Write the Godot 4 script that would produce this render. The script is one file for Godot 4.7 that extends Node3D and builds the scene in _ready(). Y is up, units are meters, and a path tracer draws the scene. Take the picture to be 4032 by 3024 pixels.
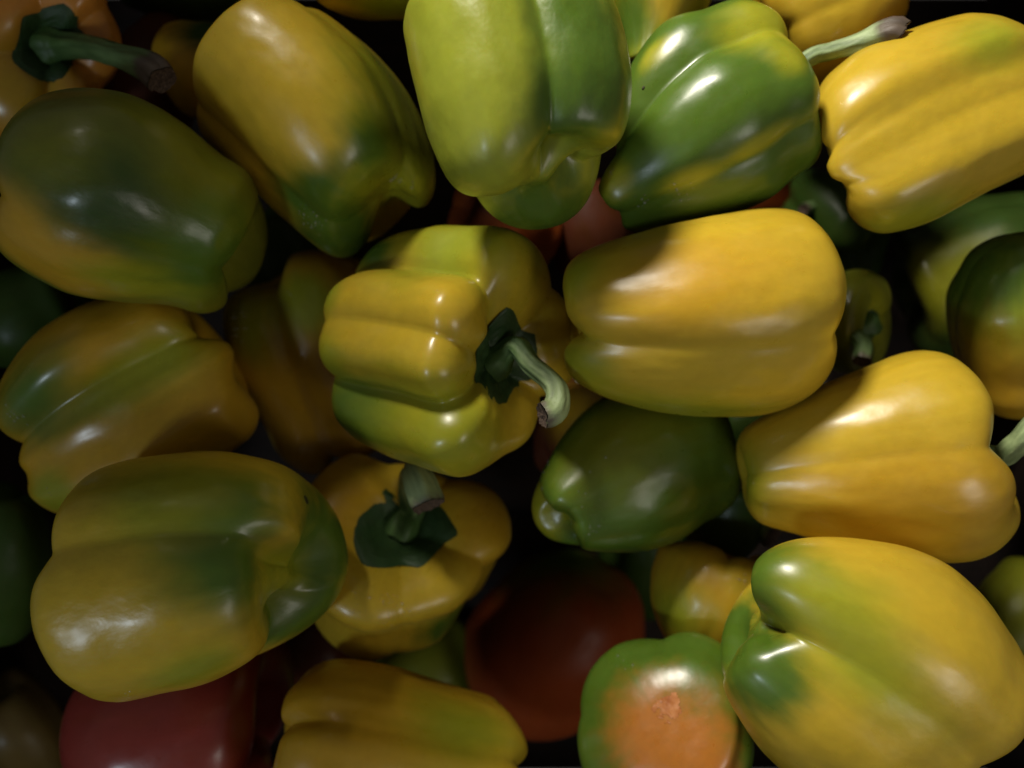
extends Node3D
# A heap of sweet peppers in a wooden crate, looked at from straight above. Metres; -z is the top of the picture.

var mats := {}
var grain := FastNoiseLite.new()
var patch_noise := FastNoiseLite.new()
var streak := FastNoiseLite.new()
const SKIN := {
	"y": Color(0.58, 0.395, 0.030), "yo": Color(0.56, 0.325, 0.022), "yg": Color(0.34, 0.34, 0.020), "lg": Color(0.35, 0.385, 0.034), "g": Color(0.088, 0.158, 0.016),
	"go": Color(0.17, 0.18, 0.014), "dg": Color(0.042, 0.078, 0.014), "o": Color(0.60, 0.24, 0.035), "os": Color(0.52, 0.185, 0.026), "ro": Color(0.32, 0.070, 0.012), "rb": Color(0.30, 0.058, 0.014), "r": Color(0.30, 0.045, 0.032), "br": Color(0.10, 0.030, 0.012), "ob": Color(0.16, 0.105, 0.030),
}


func _ready():
	# camera, surroundings, lamps, exposure
	var cam := Camera3D.new()
	cam.name = "camera"
	var lens := CameraAttributesPhysical.new()
	lens.frustum_focal_length = 25.734
	lens.frustum_focus_distance = 0.297
	lens.frustum_near = 0.02
	lens.frustum_far = 20.0
	lens.exposure_aperture = 4.5
	cam.attributes = lens
	cam.fov = 50.0
	cam.keep_aspect = Camera3D.KEEP_HEIGHT
	cam.near = 0.02
	cam.far = 20.0
	cam.position = Vector3(0, 0.34, 0)
	cam.rotation_degrees = Vector3(-90, 0, 0)
	add_child(cam)
	var env := Environment.new()
	env.background_mode = Environment.BG_COLOR
	env.background_color = Color(0.054, 0.051, 0.045).linear_to_srgb()
	env.tonemap_mode = Environment.TONE_MAPPER_LINEAR
	env.tonemap_exposure = 1.16
	env.sdfgi_enabled = true
	env.ssao_enabled = true
	env.ssil_enabled = true
	var we := WorldEnvironment.new()
	we.name = "surroundings"
	we.environment = env
	add_child(we)
	# the main lamp: a spotlight above the far left of the crate, its pool falling on the right half
	var aim := Vector3(0.165, 0.0, -0.02)
	var key := SpotLight3D.new()
	key.name = "stall_spotlight"
	key.light_color = Color(1.0, 0.97, 0.91)
	key.light_energy = 1.0
	key.light_size = 0.09
	key.spot_angle = 13.5
	key.spot_angle_attenuation = 0.45
	key.spot_range = 5.0
	key.spot_attenuation = 2.0
	key.shadow_enabled = true
	add_child(key)
	key.look_at_from_position(aim + Vector3(-0.44, 0.48, -0.70), aim, Vector3.UP)
	# cool daylight from the near left
	var cool := AreaLight3D.new()
	cool.name = "daylight_opening"
	cool.area_size = Vector2(0.09, 0.12)
	cool.light_color = Color(0.87, 0.94, 1.0)
	cool.light_energy = 0.084
	cool.area_range = 5.0
	cool.shadow_enabled = true
	add_child(cool)
	cool.look_at_from_position(Vector3(-0.46, 0.62, 0.36), Vector3(-0.02, 0, 0.03), Vector3.UP)

	# broad pale light from the near right
	var broad := AreaLight3D.new()
	broad.name = "broad_daylight"
	broad.area_size = Vector2(0.24, 0.24)
	broad.light_color = Color(1.0, 0.97, 0.92)
	broad.light_energy = 0.068
	broad.area_range = 5.0
	broad.shadow_enabled = true
	add_child(broad)
	broad.look_at_from_position(Vector3(0.46, 0.52, 0.34), Vector3(0.16, 0, 0.0), Vector3.UP)

	grain.seed = 11
	grain.frequency = 1.0
	grain.fractal_octaves = 3
	patch_noise.seed = 23
	patch_noise.frequency = 1.1
	patch_noise.fractal_octaves = 4
	streak.seed = 37
	streak.frequency = 1.0
	streak.fractal_octaves = 2
	make_materials()
	make_crate()
	pepper({"label": "big yellow pepper at the lower right whose two rounded tips are green",
		"at": Vector3(0.12884, 0.02, 0.11502), "x": Vector3(0.11311, 0.9899, 0.085447), "y": Vector3(-0.60277, 0, 0.79791), "z": Vector3(0.78985, -0.14176, 0.59669),
		"R": 0.04553, "L": 0.05409, "tp": 0.848, "tb": 1.084, "ct": 0.475, "cm": 0.090, "cs": 0.282, "bx": -0.077, "by": 0.107, "ell": 0.111, "dome": 0.00,
		"lobe": [[31.70, 0.825, -0.169, -0.050, 0.91], [189.75, 1.014, -0.408, -0.189, 1.12], [308.26, 1.118, 0.250, 0.031, 1.07]],
		"base": "y", "patches": [["g", Vector3(0.37925, -0.25946, -1.2472), 0.43, 1, 0.5], ["g", Vector3(0.4269, 0.33784, -0.97909), 0.444, 1, 0.5], ["g", Vector3(-0.361, 0.24714, -0.80055), 0.368, 1, 0.4], ["yg", Vector3(0.63852, -0.41568, -0.88204), 0.317, 1.6, 0.8], ["yg", Vector3(0.71814, -0.19681, -0.45128), 0.246, 2.6, 0.9]],
		"stem": [Vector3(0, 0, 0.035036), Vector3(0.001, 0.001, 0.039322)], "stem_r": [0.0045, 0.0040, 0.0048], "calyx": 0.13, "brown": 0.93, "pale": 1.0,
		"drops": [], "detail": 2, "crinkled": false, "noise": 1,
		"marks": [],
	})
	pepper({"label": "lime green pepper at the top, two big lobes hanging down and a smaller one below",
		"at": Vector3(0.0041934, 0.047, -0.10166), "x": Vector3(-0.017287, 0.99532, -0.095024), "y": Vector3(0.98385, 3.4694e-18, -0.17898), "z": Vector3(-0.17815, -0.096583, -0.97925),
		"R": 0.04460, "L": 0.03881, "tp": 0.884, "tb": 1.026, "ct": 0.501, "cm": 0.230, "cs": 0.030, "bx": -0.011, "by": -0.060, "ell": -0.045, "dome": 0.00,
		"lobe": [[67.30, 0.883, -0.566, 0.118, 1.19], [168.20, 1.135, 0.073, -0.041, 1.13], [316.67, 0.958, -0.061, -0.065, 1.03]],
		"base": "lg", "patches": [["yg", Vector3(0.37724, -0.80937, 0.25229), 0.14, 2, 0.7], ["g", Vector3(0.6264, 0.16363, -0.35901), 0.216, 2.6, 0.7], ["g", Vector3(0.66429, 0.48132, -0.19334), 0.464, 2, 0.6], ["yg", Vector3(0.28584, 0.5731, -0.57488), 0.158, 1, 0.7], ["g", Vector3(-0.36379, 0.03901, -0.85531), 0.462, 1, 0.5]],
		"stem": [Vector3(0, 0, 0.025562), Vector3(0.001, 0.001, 0.028779)], "stem_r": [0.0045, 0.0040, 0.0048], "calyx": 0.13, "brown": 0.93, "pale": 1.0,
		"drops": [], "detail": 2, "crinkled": true, "noise": 2,
		"marks": [],
	})
	pepper({"label": "large dark green pepper with an orange-yellow flank, above the striped pepper at the left edge",
		"at": Vector3(-0.1543, 0.005, -0.068711), "x": Vector3(0.29957, 0.94865, 0.10157), "y": Vector3(-0.32109, -1.3878e-17, 0.94705), "z": Vector3(0.89842, -0.31632, 0.3046),
		"R": 0.03947, "L": 0.04606, "tp": 1.147, "tb": 1.122, "ct": 0.271, "cm": 0.086, "cs": 0.267, "bx": -0.228, "by": 0.045, "ell": -0.057, "dome": 0.00,
		"lobe": [[79.32, 0.825, -0.010, -0.015, 0.99], [184.50, 1.081, 0.336, 0.215, 0.56], [325.70, 0.957, 0.064, -0.031, 0.75]],
		"base": "go", "patches": [["dg", Vector3(1.292, -0.084922, -0.25613), 0.686, 1.4, 0.6], ["go", Vector3(0.73882, -0.71672, 0.47602), 0.535, 1, 0.7], ["yo", Vector3(0.67643, 0.58694, -0.77762), 0.47, 1.8, 0.5], ["yo", Vector3(0.74438, 0.72689, -0.30905), 0.302, 2.4, 0.6], ["go", Vector3(1.0688, -0.4321, -0.69765), 0.489, 1, 0.7], ["yg", Vector3(0.67731, 0.5889, 0.43124), 0.269, 2.5, 0.6], ["g", Vector3(0.77667, 0.16066, 0.91875), 0.452, 1.4, 0.6]],
		"stem": [Vector3(0, 0, 0.030057), Vector3(0.001, 0.001, 0.033781)], "stem_r": [0.0045, 0.0040, 0.0048], "calyx": 0.13, "brown": 0.93, "pale": 1.0,
		"drops": [], "detail": 2, "crinkled": true, "noise": 3,
		"marks": [],
	})
	pepper({"label": "large yellow and green pepper at the lower left with a crinkled front lobe",
		"at": Vector3(-0.1204, 0.016, 0.076921), "x": Vector3(-0.050873, 0.99867, 0.0080662), "y": Vector3(-0.1566, -1.7347e-18, -0.98766), "z": Vector3(-0.98635, -0.051508, 0.15639),
		"R": 0.05048, "L": 0.04243, "tp": 0.868, "tb": 1.009, "ct": 0.448, "cm": 0.148, "cs": 0.459, "bx": 0.009, "by": -0.035, "ell": -0.052, "dome": 0.00,
		"lobe": [[12.69, 1.048, -0.342, 0.069, 0.41], [53.29, 1.084, 0.141, -0.113, 0.13], [180.09, 1.049, 0.291, 0.084, 2.00]],
		"base": "y", "patches": [["g", Vector3(0.69806, 0.62779, -0.51032), 0.32, 1.2, 0.7], ["g", Vector3(0.83884, 0.2244, -0.58063), 0.343, 1.4, 0.7], ["g", Vector3(-0.20694, 0.10554, -0.83859), 0.518, 1, 0.6], ["g", Vector3(-0.23955, -0.34941, -0.80512), 0.372, 1, 0.6], ["g", Vector3(0.014465, -0.39824, -0.49602), 0.251, 1.2, 0.6], ["yg", Vector3(0.69827, 0.78152, -0.061892), 0.354, 1.2, 0.8], ["yg", Vector3(0.25043, -0.044559, -0.63407), 0.31, 1, 0.7], ["yg", Vector3(0.81981, -0.45026, -0.19652), 0.189, 1.6, 0.7]],
		"stem": [Vector3(0, 0, 0.027807), Vector3(0.001, 0.001, 0.031277)], "stem_r": [0.0045, 0.0040, 0.0048], "calyx": 0.13, "brown": 0.93, "pale": 1.0,
		"drops": [[Vector3(0.039012, -0.028526, 0.01568), 0.001928, 4]], "detail": 2, "crinkled": true, "noise": 4,
		"marks": [[Vector3(0.0022956, 0.025259, -0.045287), Vector3(0.017827, 0.16086, -0.98682), 0.0014, 1.5, 0.4, "dark"]],
	})
	pepper({"label": "large smooth golden yellow pepper lying on its side, right of the hooked stem",
		"at": Vector3(0.072494, 0.002, -0.024762), "x": Vector3(0.15803, 0.98738, -0.010318), "y": Vector3(0.065155, -1.7347e-18, 0.99788), "z": Vector3(0.98528, -0.15837, -0.064333),
		"R": 0.04508, "L": 0.05577, "tp": 0.752, "tb": 1.014, "ct": 0.256, "cm": 0.055, "cs": 0.198, "bx": -0.168, "by": -0.087, "ell": -0.002, "dome": 0.00,
		"lobe": [[55.26, 0.861, -0.031, 0.040, 0.85], [152.25, 1.022, -0.319, -0.038, 0.74], [337.67, 1.032, -0.032, -0.029, 0.86]],
		"base": "y", "patches": [["yg", Vector3(0.38659, -0.42388, -1.1271), 0.234, 1, 0.7], ["yg", Vector3(0.23912, 0.34653, -1.1289), 0.279, 1, 0.7], ["yg", Vector3(0.20019, 0.77307, -0.26535), 0.326, 2.5, 0.7], ["yo", Vector3(0.90025, -0.29554, -0.32965), 0.405, 2, 0.8]],
		"stem": [Vector3(0, 0, 0.036077), Vector3(0.001, 0.001, 0.040481)], "stem_r": [0.0045, 0.0040, 0.0048], "calyx": 0.13, "brown": 0.93, "pale": 1.0,
		"drops": [[Vector3(0.0013286, 0.02076, -0.048773), 0.002589, 8]], "detail": 2, "crinkled": false, "noise": 5,
		"marks": [],
	})
	pepper({"label": "plump golden yellow pepper with a rounded tip left and its stem at the right edge",
		"at": Vector3(0.14596, -0.0042859, 0.030474), "x": Vector3(-0.1114, 0.99366, 0.015347), "y": Vector3(0.13647, 1.7347e-18, 0.99064), "z": Vector3(0.98436, 0.11245, -0.13561),
		"R": 0.03976, "L": 0.05086, "tp": 0.612, "tb": 0.970, "ct": 0.039, "cm": 0.043, "cs": 0.224, "bx": -0.097, "by": 0.050, "ell": 0.052, "dome": 0.40,
		"lobe": [[32.16, 0.978, 0.010, -0.001, 0.10], [88.47, 1.120, 0.014, 0.207, 1.55], [222.87, 1.003, 0.015, -0.145, 0.58], [319.63, 0.981, -0.022, -0.127, 1.31]],
		"base": "y", "patches": [["yg", Vector3(0.17601, 0.079153, -1.222), 0.291, 1.5, 0.8], ["yo", Vector3(0.77325, 0.42555, 0.2642), 0.575, 2, 0.8]],
		"stem": [Vector3(0.0015455, 0.0060516, 0.051923), Vector3(0.0070057, 0.0023813, 0.057032), Vector3(0.012456, -0.0039063, 0.062228), Vector3(0.015982, -0.0090487, 0.066637)], "stem_r": [0.0046, 0.0044, 0.0055], "calyx": 0.20, "brown": 0.93, "pale": 1.0,
		"drops": [], "detail": 2, "crinkled": false, "noise": 6,
		"marks": [],
	})
	pepper({"label": "glossy dark green pepper with a long brown-tipped green stem pointing right",
		"at": Vector3(0.080081, 0.00031305, -0.10172), "x": Vector3(-0.03275, 0.99927, 0.019613), "y": Vector3(0.51379, 0, 0.85791), "z": Vector3(0.85729, 0.038173, -0.51342),
		"R": 0.03437, "L": 0.04256, "tp": 0.695, "tb": 1.150, "ct": 0.144, "cm": 0.165, "cs": 0.093, "bx": -0.025, "by": 0.049, "ell": 0.111, "dome": 0.00,
		"lobe": [[74.52, 0.875, 0.221, -0.166, 1.34], [185.06, 0.822, -0.271, 0.070, 1.33], [290.92, 1.155, -0.286, 0.136, 0.99], [351.93, 1.049, 0.332, -0.025, 0.64]],
		"base": "g", "patches": [["yg", Vector3(0.59844, -0.69374, 1.0218), 0.416, 1.2, 0.6], ["yg", Vector3(0.87494, -0.13176, 0.97744), 0.182, 1.2, 0.7], ["yg", Vector3(0.59781, 0.39341, -0.63337), 0.136, 3, 0.7], ["yg", Vector3(0.80021, 0.47334, 0.2557), 0.112, 3, 0.7], ["yg", Vector3(0.49163, -0.068392, -1.3051), 0.212, 1, 0.6], ["yg", Vector3(0.56238, -1.0521, -0.19419), 0.126, 2, 0.6]],
		"stem": [Vector3(4.8045e-05, -0.0058352, 0.05005), Vector3(0.0026406, -0.002931, 0.060774), Vector3(0.0062213, 0.0011518, 0.071824), Vector3(0.010934, 0.0041785, 0.079433), Vector3(0.011858, 0.0067158, 0.081456)], "stem_r": [0.0044, 0.0034, 0.0058], "calyx": 0.13, "brown": 0.84, "pale": 1.0,
		"drops": [[Vector3(0.016027, 0.0099407, -0.036964), 0.005482, 10], [Vector3(0.017583, 0.014603, -0.024047), 0.005448, 14], [Vector3(0.015877, -0.0057587, -0.044564), 0.002562, 5]], "detail": 2, "crinkled": false, "noise": 7,
		"marks": [[Vector3(0.018742, -0.026784, -0.016829), Vector3(0.86113, -0.25602, -0.43921), 0.0005, 1.6, 0.3, "dark"]],
	})
	pepper({"label": "yellow and green pepper in the middle, its bent stem hooked down on the right",
		"at": Vector3(-0.027012, -0.013462, -0.012332), "x": Vector3(-0.60188, 0.7897, -0.11876), "y": Vector3(-0.19358, 0, 0.98109), "z": Vector3(0.77477, 0.61349, 0.15287),
		"R": 0.04801, "L": 0.04101, "tp": 0.946, "tb": 1.008, "ct": 0.020, "cm": 0.240, "cs": 0.290, "bx": 0.146, "by": 0.029, "ell": -0.031, "dome": 0.00,
		"lobe": [[10.46, 0.955, 0.006, -0.078, 1.08], [55.70, 1.080, -0.241, 0.106, 0.10], [125.30, 0.847, 0.118, -0.076, 1.21], [198.29, 1.150, 0.129, -0.052, 0.70], [279.02, 1.176, 0.233, -0.107, 1.05], [333.54, 0.999, 0.081, -0.061, 0.41]],
		"base": "y", "patches": [["yg", Vector3(0.41168, -0.94907, 0.21248), 0.544, 1.3, 0.7], ["lg", Vector3(0.43647, -0.85938, 0.13957), 0.273, 1, 0.8], ["g", Vector3(0.49277, -0.7763, -0.69648), 0.208, 1, 0.6], ["yg", Vector3(0.85051, 0.26911, -0.58495), 0.238, 1, 0.7], ["g", Vector3(0.69673, 0.68277, -0.25515), 0.431, 1.3, 0.7], ["yg", Vector3(0.69931, 0.68624, 0.78433), 0.534, 1.4, 0.8], ["yg", Vector3(0.87978, -0.2854, -0.69883), 0.16, 1, 0.7]],
		"stem": [Vector3(-0.0016985, -0.0083897, 0.032905), Vector3(-0.00025878, -0.002099, 0.044092), Vector3(0.00055701, 0.0024124, 0.054452), Vector3(0.0012672, 0.007072, 0.060058), Vector3(0.0036441, 0.013309, 0.061889), Vector3(0.0077769, 0.016202, 0.059829)], "stem_r": [0.0050, 0.0040, 0.0052], "calyx": 0.22, "brown": 0.93, "pale": 1.0,
		"drops": [], "detail": 2, "crinkled": false, "noise": 8,
		"marks": [],
	})
	pepper({"label": "bright yellow pepper with three blunt lobes facing left, under the long green stem",
		"at": Vector3(0.16721, 0.005, -0.10638), "x": Vector3(-0.013396, 0.99989, 0.005996), "y": Vector3(0.40855, 0, 0.91274), "z": Vector3(0.91264, 0.014676, -0.40851),
		"R": 0.03531, "L": 0.04040, "tp": 1.025, "tb": 1.026, "ct": 0.180, "cm": 0.008, "cs": 0.068, "bx": -0.032, "by": 0.083, "ell": 0.118, "dome": 0.00,
		"lobe": [[50.95, 0.918, 0.161, -0.119, 0.76], [178.70, 0.973, -0.460, 0.098, 1.10], [322.37, 0.859, 0.172, 0.230, 0.52], [359.76, 0.711, 0.298, 0.202, 0.33]],
		"base": "y", "patches": [["yg", Vector3(0.25859, 0.98508, -0.76354), 0.364, 1.5, 0.7], ["yg", Vector3(0.6587, -0.44654, 0.67287), 0.297, 1.3, 0.8]],
		"stem": [Vector3(0, 0, 0.026548), Vector3(0.001, 0.001, 0.029876)], "stem_r": [0.0045, 0.0040, 0.0048], "calyx": 0.13, "brown": 0.93, "pale": 1.0,
		"drops": [], "detail": 2, "crinkled": false, "noise": 9,
		"marks": [],
	})
	pepper({"label": "yellow pepper with a green tip pointing down, between the dark green and the lime pepper",
		"at": Vector3(-0.07985, -0.02838, -0.11415), "x": Vector3(-0.089176, 0.99078, -0.102), "y": Vector3(0.75285, 0, -0.65819), "z": Vector3(-0.65213, -0.13549, -0.74591),
		"R": 0.04790, "L": 0.04841, "tp": 0.872, "tb": 1.028, "ct": 0.193, "cm": 0.128, "cs": 0.296, "bx": -0.047, "by": -0.146, "ell": -0.108, "dome": 0.00,
		"lobe": [[102.04, 0.799, 0.103, -0.011, 0.88], [213.48, 1.100, -0.313, 0.106, 1.38], [264.53, 1.098, 0.021, -0.180, 0.69], [342.52, 1.115, -0.146, -0.278, 0.96]],
		"base": "y", "patches": [["g", Vector3(0.75419, -0.47662, -0.77711), 0.365, 0.8, 0.5], ["g", Vector3(0.26224, -0.57842, -0.92711), 0.534, 1, 0.5], ["yg", Vector3(0.4822, 0.3918, -0.7591), 0.6, 1.6, 0.6], ["g", Vector3(0.8344, 0.11584, -0.81343), 0.228, 2.2, 0.6], ["yg", Vector3(0.026675, 0.13703, -1.0118), 0.339, 1, 0.5], ["yo", Vector3(0.49272, -0.80474, 0.20871), 0.366, 2, 0.6], ["go", Vector3(0.46272, 0.52156, -0.58027), 0.442, 2, 0.6], ["g", Vector3(0.52302, -0.66879, -0.56342), 0.199, 1.5, 0.7]],
		"stem": [Vector3(0, 0, 0.031516), Vector3(0.001, 0.001, 0.035405)], "stem_r": [0.0045, 0.0040, 0.0048], "calyx": 0.13, "brown": 0.93, "pale": 1.0,
		"drops": [[Vector3(0.019813, -0.033803, -0.033813), 0.006772, 26], [Vector3(0.010307, 0.0071754, -0.043707), 0.005544, 14], [Vector3(0.017062, -0.031486, -0.040267), 0.007781, 10]], "detail": 2, "crinkled": false, "noise": 10,
		"marks": [],
	})
	pepper({"label": "green pepper with a large orange patch and a torn scar on its end",
		"at": Vector3(0.068007, -0.013189, 0.14875), "x": Vector3(0.45377, 0.50108, 0.73689), "y": Vector3(-0.8515, 0, 0.52435), "z": Vector3(0.26274, -0.8654, 0.42667),
		"R": 0.03940, "L": 0.02570, "tp": 0.895, "tb": 1.111, "ct": 0.020, "cm": 0.130, "cs": 0.176, "bx": 0.083, "by": -0.181, "ell": -0.001, "dome": 0.85,
		"lobe": [[79.83, 0.913, 0.010, 0.054, 0.66], [176.70, 0.931, 0.135, -0.012, 0.90], [245.98, 1.036, 0.201, -0.022, 0.84], [337.06, 0.873, 0.145, 0.118, 1.01]],
		"base": "g", "patches": [["os", Vector3(0.12372, 0.076823, -0.62919), 0.601, 1, 0.6], ["os", Vector3(0.51636, -0.18609, -0.60372), 0.299, 1, 0.8]],
		"stem": [Vector3(0, 0, 0.017432), Vector3(0.001, 0.001, 0.019731)], "stem_r": [0.0045, 0.0040, 0.0048], "calyx": 0.13, "brown": 0.93, "pale": 1.0,
		"drops": [[Vector3(-0.0094913, -0.003052, -0.024831), 0.003026, 8], [Vector3(-0.03068, 0.0027112, -0.016139), 0.00598, 5]], "detail": 2, "crinkled": false, "noise": 11,
		"marks": [],
		"scar": [Vector3(-0.005738, -0.0056892, -0.024832), 0.0045],
	})
	pepper({"label": "deep yellow pepper cut off by the bottom edge, with a pinched left end",
		"at": Vector3(-0.050551, -0.03, 0.1706), "x": Vector3(0.25747, 0.96233, 0.087391), "y": Vector3(-0.32141, -1.3878e-17, 0.94694), "z": Vector3(0.91127, -0.2719, 0.3093),
		"R": 0.03779, "L": 0.05339, "tp": 1.061, "tb": 1.025, "ct": 0.143, "cm": 0.024, "cs": 0.242, "bx": 0.054, "by": -0.047, "ell": 0.019, "dome": 0.00,
		"lobe": [[104.26, 0.859, -0.038, -0.036, 0.60], [203.46, 1.017, 0.011, -0.032, 0.77], [297.56, 0.903, 0.198, -0.017, 0.99], [338.48, 1.031, 0.139, 0.025, 0.80]],
		"base": "yo", "patches": [["y", Vector3(0.76242, -0.60781, 0.68069), 0.675, 1.5, 0.7], ["yg", Vector3(0.43926, -0.80455, 0.40962), 0.373, 1.5, 0.9]],
		"stem": [Vector3(0, 0, 0.034602), Vector3(0.001, 0.001, 0.038839)], "stem_r": [0.0045, 0.0040, 0.0048], "calyx": 0.13, "brown": 0.93, "pale": 1.0,
		"drops": [], "detail": 2, "crinkled": false, "noise": 12,
		"marks": [],
	})
	pepper({"label": "yellow pepper seen end-on, with a dark green cap and short pale stump of stem",
		"at": Vector3(-0.056685, -0.069811, 0.084665), "x": Vector3(-0.19622, 0.66929, 0.71662), "y": Vector3(0.9645, -2.7756e-17, 0.2641), "z": Vector3(0.17676, 0.743, -0.64553),
		"R": 0.05029, "L": 0.03427, "tp": 0.919, "tb": 0.947, "ct": 0.147, "cm": 0.123, "cs": 0.144, "bx": 0.161, "by": -0.026, "ell": 0.002, "dome": 0.00,
		"lobe": [[48.71, 0.902, -0.001, -0.040, 1.21], [117.92, 1.093, -0.104, -0.019, 1.29], [196.27, 0.785, 0.205, -0.005, 0.10], [233.33, 1.022, -0.098, 0.137, 0.60], [345.99, 1.035, -0.077, 0.020, 0.56]],
		"base": "y", "patches": [["g", Vector3(0.46073, 0.66172, -0.21705), 0.315, 1, 0.6], ["yo", Vector3(0.050018, -0.61288, 0.72832), 0.426, 1, 0.8], ["yo", Vector3(-0.22189, 0.74095, 0.64941), 0.439, 1, 0.8]],
		"stem": [Vector3(-0.0093145, 0.0019315, 0.028608), Vector3(-0.0066672, 9.1792e-05, 0.047758), Vector3(-0.0048028, 0.00060916, 0.064921), Vector3(0.0026678, 0.0049556, 0.070304), Vector3(0.011845, 0.011368, 0.068767)], "stem_r": [0.0058, 0.0054, 0.0072], "calyx": 0.24, "brown": 0.93, "pale": 1.0,
		"drops": [[Vector3(0.044317, -0.0086821, 0.033143), 0.005996, 14], [Vector3(0.043494, 0.0073744, 0.030543), 0.00805, 26]], "detail": 2, "crinkled": false, "noise": 13,
		"marks": [],
	})
	pepper({"label": "half-green striped pepper at the left edge, wedged under the large dark green one",
		"at": Vector3(-0.17549, -0.041429, 0.010486), "x": Vector3(0.0866, 0.99487, -0.052363), "y": Vector3(0.51742, 0, 0.85573), "z": Vector3(0.85134, -0.1012, -0.51476),
		"R": 0.04662, "L": 0.05001, "tp": 0.882, "tb": 1.098, "ct": 0.200, "cm": 0.153, "cs": 0.131, "bx": -0.043, "by": -0.012, "ell": 0.001, "dome": 0.00,
		"lobe": [[7.14, 0.793, -0.067, 0.149, 0.10], [45.10, 0.961, 0.065, 0.027, 1.13], [189.90, 0.806, 0.270, -0.074, 0.82], [327.50, 1.044, -0.149, -0.058, 1.01]],
		"base": "yo", "patches": [["g", Vector3(0.87437, -0.3256, -0.48451), 0.408, 1.2, 0.7], ["go", Vector3(0.83351, -0.077102, 0.17524), 0.186, 3.2, 0.7], ["yg", Vector3(0.61537, 0.47847, -0.83528), 0.252, 1, 0.6], ["yg", Vector3(0.76274, -0.074537, 0.5923), 0.252, 2.6, 0.8]],
		"stem": [Vector3(0, 0, 0.032505), Vector3(0.001, 0.001, 0.036506)], "stem_r": [0.0045, 0.0040, 0.0048], "calyx": 0.13, "brown": 0.93, "pale": 1.0,
		"drops": [[Vector3(0.037207, -0.016981, -0.032179), 0.003069, 5], [Vector3(0.036172, -0.01371, -0.031855), 0.004232, 14], [Vector3(0.029671, 0.018655, -0.038553), 0.001956, 3]], "detail": 2, "crinkled": false, "noise": 14,
		"marks": [],
	})
	pepper({"label": "dark green pepper with a small yellowish lobe and a pinched tip at its left end",
		"at": Vector3(0.053729, -0.035109, 0.043617), "x": Vector3(0.34709, 0.92823, -0.13387), "y": Vector3(0.35986, 1.3878e-17, 0.93301), "z": Vector3(0.86604, -0.37201, -0.33403),
		"R": 0.03412, "L": 0.04461, "tp": 0.732, "tb": 1.129, "ct": 0.208, "cm": 0.006, "cs": 0.116, "bx": 0.062, "by": 0.085, "ell": 0.013, "dome": 0.00,
		"lobe": [[27.67, 0.946, -0.176, -0.011, 1.83], [184.53, 0.989, 0.056, 0.139, 1.28], [308.57, 1.052, 0.044, 0.078, 0.25]],
		"base": "g", "patches": [["yg", Vector3(-0.16462, -0.072376, -1.2239), 0.361, 1, 0.6], ["go", Vector3(0.80008, -0.58054, -0.42015), 0.511, 1.5, 0.9]],
		"stem": [Vector3(0, 0, 0.029157), Vector3(0.001, 0.001, 0.032779)], "stem_r": [0.0045, 0.0040, 0.0048], "calyx": 0.13, "brown": 0.93, "pale": 1.0,
		"drops": [[Vector3(-0.0049675, 0.0040957, -0.040172), 0.00164, 3], [Vector3(0.019641, 0.0095247, -0.033098), 0.004261, 8], [Vector3(0.018052, -0.017576, -0.032837), 0.01751, 14]], "detail": 2, "crinkled": false, "noise": 15,
		"marks": [],
	})
	pepper({"label": "shaded yellow pepper standing tip up behind the middle pepper, wet with beads of water",
		"at": Vector3(-0.10413, -0.10899, -0.015104), "x": Vector3(0.05769, 0.96888, 0.24072), "y": Vector3(-0.97246, 0, 0.23306), "z": Vector3(0.2258, -0.24754, 0.9422),
		"R": 0.04395, "L": 0.05503, "tp": 1.125, "tb": 1.065, "ct": 0.313, "cm": 0.075, "cs": 0.276, "bx": -0.093, "by": 0.008, "ell": -0.049, "dome": 0.00,
		"lobe": [[37.26, 0.940, -0.218, 0.110, 0.97], [193.45, 1.111, -0.180, -0.041, 1.24], [337.91, 0.928, 0.097, 0.014, 0.88]],
		"base": "yo", "patches": [["yg", Vector3(0.92509, 0.52134, -0.74121), 0.462, 1, 0.6], ["yg", Vector3(1.033, -0.21919, -0.81636), 0.355, 1, 0.6]],
		"stem": [Vector3(0, 0, 0.035616), Vector3(0.001, 0.001, 0.039968)], "stem_r": [0.0045, 0.0040, 0.0048], "calyx": 0.13, "brown": 0.93, "pale": 1.0,
		"drops": [[Vector3(0.039769, 0.025677, -0.030175), 0.009062, 30], [Vector3(0.044389, -0.0039658, -0.037596), 0.005798, 14]], "detail": 2, "crinkled": false, "noise": 16,
		"marks": [],
	})
	pepper({"label": "orange-yellow pepper at the top edge behind the long green stem",
		"at": Vector3(0.1464, -0.04, -0.17472), "x": Vector3(-0.18343, 0.98037, 0.072252), "y": Vector3(-0.36649, -1.3878e-17, -0.93042), "z": Vector3(-0.91216, -0.19715, 0.3593),
		"R": 0.03322, "L": 0.02908, "tp": 0.748, "tb": 1.085, "ct": 0.111, "cm": 0.108, "cs": 0.270, "bx": -0.022, "by": -0.036, "ell": -0.023, "dome": 0.00,
		"lobe": [[22.93, 0.975, -0.064, 0.087, 1.02], [164.67, 1.071, 0.038, 0.064, 0.88], [302.92, 1.017, 0.030, -0.093, 0.62]],
		"base": "yo", "patches": [["y", Vector3(0.97886, -0.17432, 0.2177), 0.71, 1, 0.8]],
		"stem": [Vector3(0, 0, 0.01953), Vector3(0.001, 0.001, 0.022065)], "stem_r": [0.0045, 0.0040, 0.0048], "calyx": 0.13, "brown": 0.93, "pale": 1.0,
		"drops": [], "detail": 1, "crinkled": false, "noise": 17,
		"marks": [],
	})
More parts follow.
